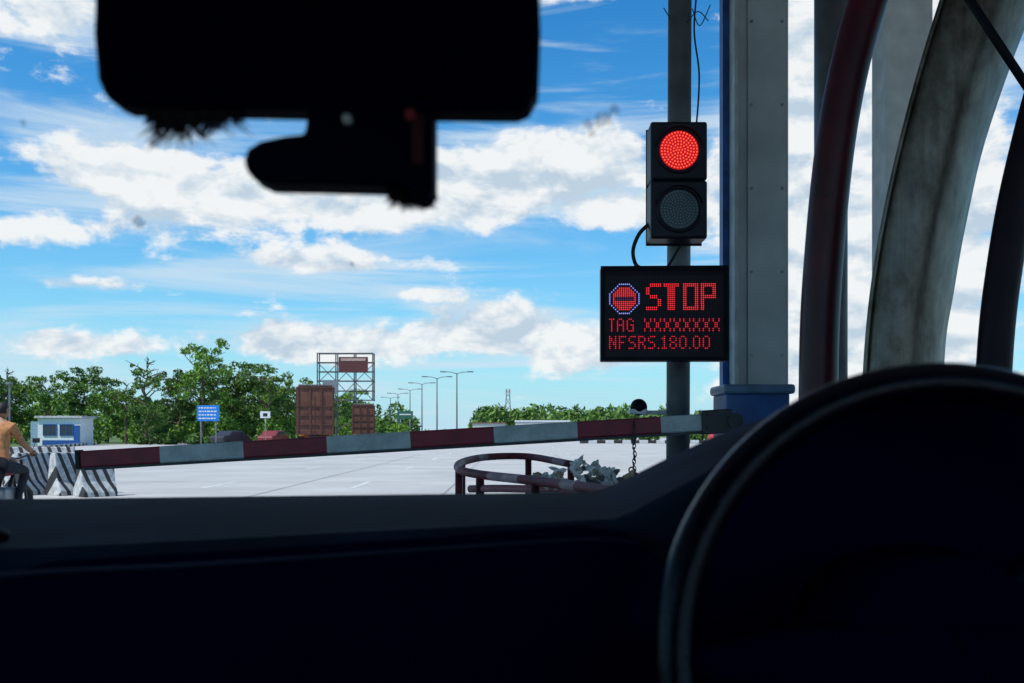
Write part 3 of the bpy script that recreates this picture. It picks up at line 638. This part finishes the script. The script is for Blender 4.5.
me=bpy.data.meshes.new('head'); bm.to_mesh(me); bm.free(); me.materials.append(M_skin); me.materials.append(mat('hair_black',(.01,.009,.008),.6,bump=.5,bscale=150))
for p in me.polygons:
    c=p.center
    if c.z>.055 or (c.y<.0 and c.z>-.04) : p.material_index=1
    p.use_smooth=True
hd=bpy.data.objects.new('head',me); COL.objects.link(hd); hd.parent=rider; hd.location=(0,.125,1.645); hd.rotation_euler=(-.05,0,-.3)
bm=bmesh.new(); bmesh.ops.create_uvsphere(bm,u_segments=28,v_segments=16,radius=1)
for v in bm.verts: 
    x,y,z=v.co; k_=1+.04*mnoise.noise(v.co*9); v.co=Vector((x*.081*k_,y*.1*k_-.006,z*.11*k_+.016))
bmesh.ops.delete(bm,geom=[v for v in bm.verts if v.co.z<(.05 if v.co.y>-.01 else -.035)],context='VERTS')
me=bpy.data.meshes.new('hair'); bm.to_mesh(me); bm.free(); me.materials.append(bpy.data.materials['hair_black']); me.shade_smooth(); ho=bpy.data.objects.new('hair',me); COL.objects.link(ho); ho.parent=hd
for sx in (-1,1):
    tube('ear_%d'%(sx+1),[(sx*.072,-.005,-.025),(sx*.082,-.012,0),(sx*.079,-.008,.022)],[.008,.014,.010],M_skin,hd,8,3)
    tube('eye_%d'%(sx+1),[(sx*.03,.078,.0),(sx*.03,.088,.0)],[.012,.006],M_white,hd,10); tube('pupil_%d'%(sx+1),[(sx*.03,.087,.0),(sx*.03,.0905,.0)],.004,M_dark,hd,8)
tube('mouth',[(-.022,.083,-.062),(0,.09,-.064),(.022,.083,-.062)],.004,mat('lips',(.25,.08,.06)),hd,8,3)
# ------------------------------------------------------------------ OUR CAR (interior)
carE=empty('car_interior')
M_dash=mat('dash_plastic',(.014,.030,.062),.75,var=.22,scale=9,bump=.3,bscale=500,spec=.06)
M_dash2=mat('dash_lower_plastic',(.0018,.0026,.030),.9,var=.1,scale=3,bump=.2,bscale=900,spec=.0)
nx,ny=110,60; V=[];F=[]
def zt(x,y):
    zf=1.2790+.007*(x/.6); zn=1.283+.05*(x-.07); t=(y-.78)/(1.15-.78); t=max(0,min(1,t))
    z=zn*(1-t)+zf*t+.008*math.sin(math.pi*t)
    u=(x-.37)/.29; 
    if abs(u)<1:
        s_=(1-u*u)**1.15; wy=min(1,max(0,(1.12-y)/.16)); wy=wy*wy*(3-2*wy); z+=.088*s_*wy
    return z
ys=[.66,.69,.70,.72,.735,.745,.75]+list(np.linspace(.765,1.16,ny))
for j,y in enumerate(ys):
    for i in range(nx):
        x=-.88+1.56*i/(nx-1)
        if y<.765: t=(.765-y)/.165; z=zt(x,.765)-.012*(t*8)**1.6-(.2*t if t>.6 else 0)
        else: z=zt(x,y)
        V.append((x,y,z))
for j in range(len(ys)-1):
    for i in range(nx-1): a=j*nx+i; F.append((a,a+1,a+nx+1,a+nx))
o=obj('dashboard_top',V,F,M_dash,carE,True)
P=[(-.375,.7),(-.375,1.20)]
for k in range(9):
    a=math.pi-k/8*math.pi/2*.95; P.append((-.335+.04*math.cos(a),1.218+.036*math.sin(a)))
P+=[(-.2,1.262),(-.05,1.272),(.04,1.280),(.08,1.277),(.105,1.26),(.115,.7)]
extr('glovebox_panel',P,.66,.755,M_dash2,carE,bev=.008,seg=4)
box('dash_lower_body',(-.1,.78,.85),(1.54,.2,.70),M_dash2,carE)
tube('panel_edge_highlight',[( -.376,.655,1.19),(-.372,.655,1.225),(-.362,.656,1.243),(-.335,.657,1.2555),(-.2,.657,1.263),(-.05,.657,1.273),(.05,.657,1.2795),(.085,.657,1.277)],[.001,.0018,.002,.002,.0018,.0012,.0007,.0003],mat('highlight_satin',(.02,.035,.07),.6,spec=.15),carE,6,6)  # thin added tube, its lighter colour stands in for the panel edge highlight
v_=empty('air_vent'); v_.parent=carE; v_.location=(-.39,.765,1.272)
multi('vent_ring',[torusgeo((-.03,0,0),.028,.005,Matrix.Rotation(1.35,3,'X'),30,8)],M_black,v_,True)
for k in range(3): box('louvre_%d'%k,(-.03,-.012+.012*k,.002),(.045,.003,.006),M_black,v_)
swE=empty('steering_wheel'); swE.parent=carE; swE.location=(.269,.60,1.212); swE.rotation_euler=(math.radians(-10),0,0)
M_lea=mat('leather',(.0015,.002,.012),.26,var=.15,scale=30,bump=.10,bscale=400,spec=.28)
multi('rim',[torusgeo((0,0,0),.172,.0125,None,96,18)],M_lea,swE,True)
tube('hub',[(0,.0,-.01),(0,.06,-.01)],[.07,.085],M_dash2,swE,32)
for i,a in enumerate((0,math.pi,-math.pi/2)):
    tube('spoke_%d'%i,[(0,.02,-.01),(.1*math.cos(a),.01,.1*math.sin(a)),(.165*math.cos(a),0,.165*math.sin(a))],[.04,.022,.010],M_dash2,swE,10)
tube('column',[(0,.05,-.01),(0,.2,-.03)],[.06,.07],M_dash2,swE,20)
ic=empty('instrument_cluster'); ic.parent=carE
P=[]
for k in range(41):
    a=math.radians(-20+220*k/40); P.append((.314+.190*math.cos(a),1.194+.194*math.sin(a)))
P+=[(.14,.8),(.49,.8)]
extr('shroud',P,.685,.80,M_dash2,ic,bev=.008,seg=3)
multi('gauge_rings',[torusgeo((.24,.683,1.22),.05,.004,None,36,6),torusgeo((.38,.683,1.22),.05,.004,None,36,6)],M_dash2,ic,True)
rm=empty('rear_view_mirror'); rm.parent=carE
P=[(-.2090,1.585),(-.2100,1.55),(-.2080,1.527),(-.2035,1.5170),(-.196,1.5140),(-.10,1.5120),(.003,1.5110),(.009,1.5135),(.0135,1.5215),(.0145,1.55),(.0135,1.585),(.006,1.591),(-.200,1.591)]
M_int=mat('mirror_plastic',(.0015,.002,.018),.6,spec=.05,var=.1)
extr('housing',P,.50,.524,M_int,rm,bev=.004)
P2=[(p[0]*.965-.003,1.55+(p[1]-1.55)*.86) for p in P]
extr('mirror_glass',P2,.498,.5005,mat('mirror_glass_dark',(.0015,.002,.018),.25,spec=.06),rm)
tube('mount_stalk',[(-.09,.52,1.56),(-.09,.54,1.568),(-.09,.556,1.575)],.012,M_int,rm,12)
dc=empty('dash_camera'); dc.parent=carE
P=[(-.1360,1.4868),(-.1340,1.4930),(-.1275,1.4972),(-.1150,1.5000),(-.1050,1.5010),(-.1030,1.5155),(-.0395,1.5155),(-.0395,1.4735),(-.0425,1.4685),(-.0475,1.4670),(-.0520,1.4730),(-.0616,1.4748),(-.0919,1.4755),(-.1250,1.4762),(-.1330,1.4797)]
extr('body',P,.505,.531,M_int,dc,bev=.0035)
tube('glint_stud_pale',[(-.0825,.5035,1.5065),(-.0825,.499,1.5065)],.0024,M_white,dc,10)  # small pale stud added in place of a glint on the body
tube('glint_stud_red',[(-.051,.5035,1.509),(-.051,.500,1.509)],.0028,mat('glint_red',(.5,.05,.07),.4),dc,10)  # red stud whose colour stands in for a reddish reflected glint
box('glint_strip_red',(-.0475,.5035,1.497),(.006,.002,.025),mat('glint_red_dark',(.08,.006,.012),.5),dc)  # dark red strip, colour added as part of the reddish glint
g=[]; rd=random.Random(5)
def hairs(x0,x1,z0,ln,n,y=.512):
    for i in range(n):
        x=rd.uniform(x0,x1); e=1-abs((x-(x0+x1)/2)/((x1-x0)/2))**2*.7; L_=ln*rd.uniform(.4,1)*e; yy=y+rd.uniform(-.006,.006); a=rd.uniform(-1.1,1.1)
        g.append(tubegeo([(x,yy,z0+.003),(x+a*L_*.3,yy,z0-L_*.5),(x+a*L_,yy+rd.uniform(-.003,.003),z0-L_)],[.0007,.0006,.0002],4))
hairs(-.186,-.158,1.5140,.020,170); hairs(-.167,-.137,1.5140,.014,100); hairs(-.064,-.040,1.475,.011,170,.52)
multi('hanging_tassel',g,mat('tassel_fibre',(.02,.012,.020),.8),rm)
ws=empty('windshield'); ws.parent=carE
m,nt_,bs=newmat('windshield_glass'); n=nt_.nodes; l=nt_.links
t1=n.new('ShaderNodeBsdfTransparent'); t1.inputs[0].default_value=(.985,.99,.99,1); g1=n.new('ShaderNodeBsdfGlossy'); g1.inputs['Roughness'].default_value=.02
mx=n.new('ShaderNodeMixShader'); mx.inputs[0].default_value=.01; l.new(t1.outputs[0],mx.inputs[1]); l.new(g1.outputs[0],mx.inputs[2]); l.new(mx.outputs[0],n['Material Output'].inputs[0])
def wsp(x,t): 
    return (x,.45+.72*t-.10*(abs(x+.1)/.75)**2,1.625-.355*t)
V=[];F=[]
for j in range(7):
    for i in range(17): V.append(wsp(-.86+1.52*i/16,j/6))
for j in range(6):
    for i in range(16): a=j*17+i; F.append((a,a+1,a+18,a+17))
obj('glass',V,F,m,ws,True)
m2,nt_,bs=newmat('dirt_speck'); n=nt_.nodes; l=nt_.links
bs.inputs['Base Color'].default_value=(.08,.10,.13,1); bs.inputs['Roughness'].default_value=1
t1=n.new('ShaderNodeBsdfTransparent'); mx=n.new('ShaderNodeMixShader'); mx.inputs[0].default_value=.38; l.new(t1.outputs[0],mx.inputs[1]); l.new(bs.outputs[0],mx.inputs[2]); l.new(mx.outputs[0],n['Material Output'].inputs[0])
g=[]
for (x,t,r_) in ((-.262,.36,.0046),(.055,.235,.0055),(.047,.240,.003),(.062,.225,.003),(.050,.25,.0025),(.26,.13,.003),(.30,.2,.004),(.21,.33,.002),(-.30,.24,.002),(.33,.27,.0022),(-.12,.42,.002),(.14,.30,.002)):
    c=Vector(wsp(x,t)); c.y-=.002; V=[];k_=12
    for k in range(k_):
        a=2*math.pi*k/k_; q=r_*random.uniform(.7,1.2); V.append(c+Vector((q*math.cos(a),q*.6*math.sin(a)*-1,q*.9*math.sin(a))))
    g.append((V,[tuple(range(k_))]))
multi('dirt_specks',g,m2,ws)
M_lin=mat('headliner',(.03,.03,.035),.9)
box('roof',(-.1,-.62,1.66),(1.56,2.1,.05),M_lin,carE,bev=.02); 
tube('a_pillar_right',[(.64,.36,1.64),(.70,1.02,1.28),(.71,1.2,1.1)],.035,M_lin,carE,10); tube('a_pillar_left',[(-.84,.36,1.64),(-.90,1.02,1.28),(-.91,1.2,1.1)],.035,M_lin,carE,10)
box('door_right',(.74,.1,.8),(.08,2.0,.85),M_dash2,carE,bev=.03); box('door_left',(-.94,.1,.8),(.08,2.0,.85),M_dash2,carE,bev=.03)
box('rear_bulkhead',(-.1,-1.65,1.05),(1.6,.06,1.2),M_lin,carE); box('floor',(-.1,-.3,.38),(1.7,3,.06),M_lin,carE)
box('front_seat_back',(-.5,-.45,1.0),(.5,.14,.75),M_lin,carE,bev=.06); box('front_seat_base',(-.5,-.15,.68),(.5,.5,.16),M_lin,carE,bev=.06)
M_bon=mat('bonnet_paint',(.4,.41,.42),.3,var=.03)
V=[];F=[]
for j in range(8):
    for i in range(9):
        x=-.95+1.7*i/8; y=1.22+1.0*j/7; V.append((x,y,1.10-.16*(j/7)**1.7-.06*abs((x+.1)/.85)**3))
for j in range(7):
    for i in range(8): a=j*9+i; F.append((a,a+1,a+10,a+9))
obj('bonnet',V,F,M_bon,carE,True)
box('front_bumper',(-.1,2.2,.6),(1.7,.2,.6),M_bon,carE,bev=.08)
wg=[tubegeo([(sx,1.75,.34),(sx+.2,1.75,.34)],.34,24) for sx in (-.98,.58)]+[tubegeo([(sx,-1.1,.34),(sx+.2,-1.1,.34)],.34,24) for sx in (-.98,.58)]
multi('road_wheels',wg,M_rubber,carE)
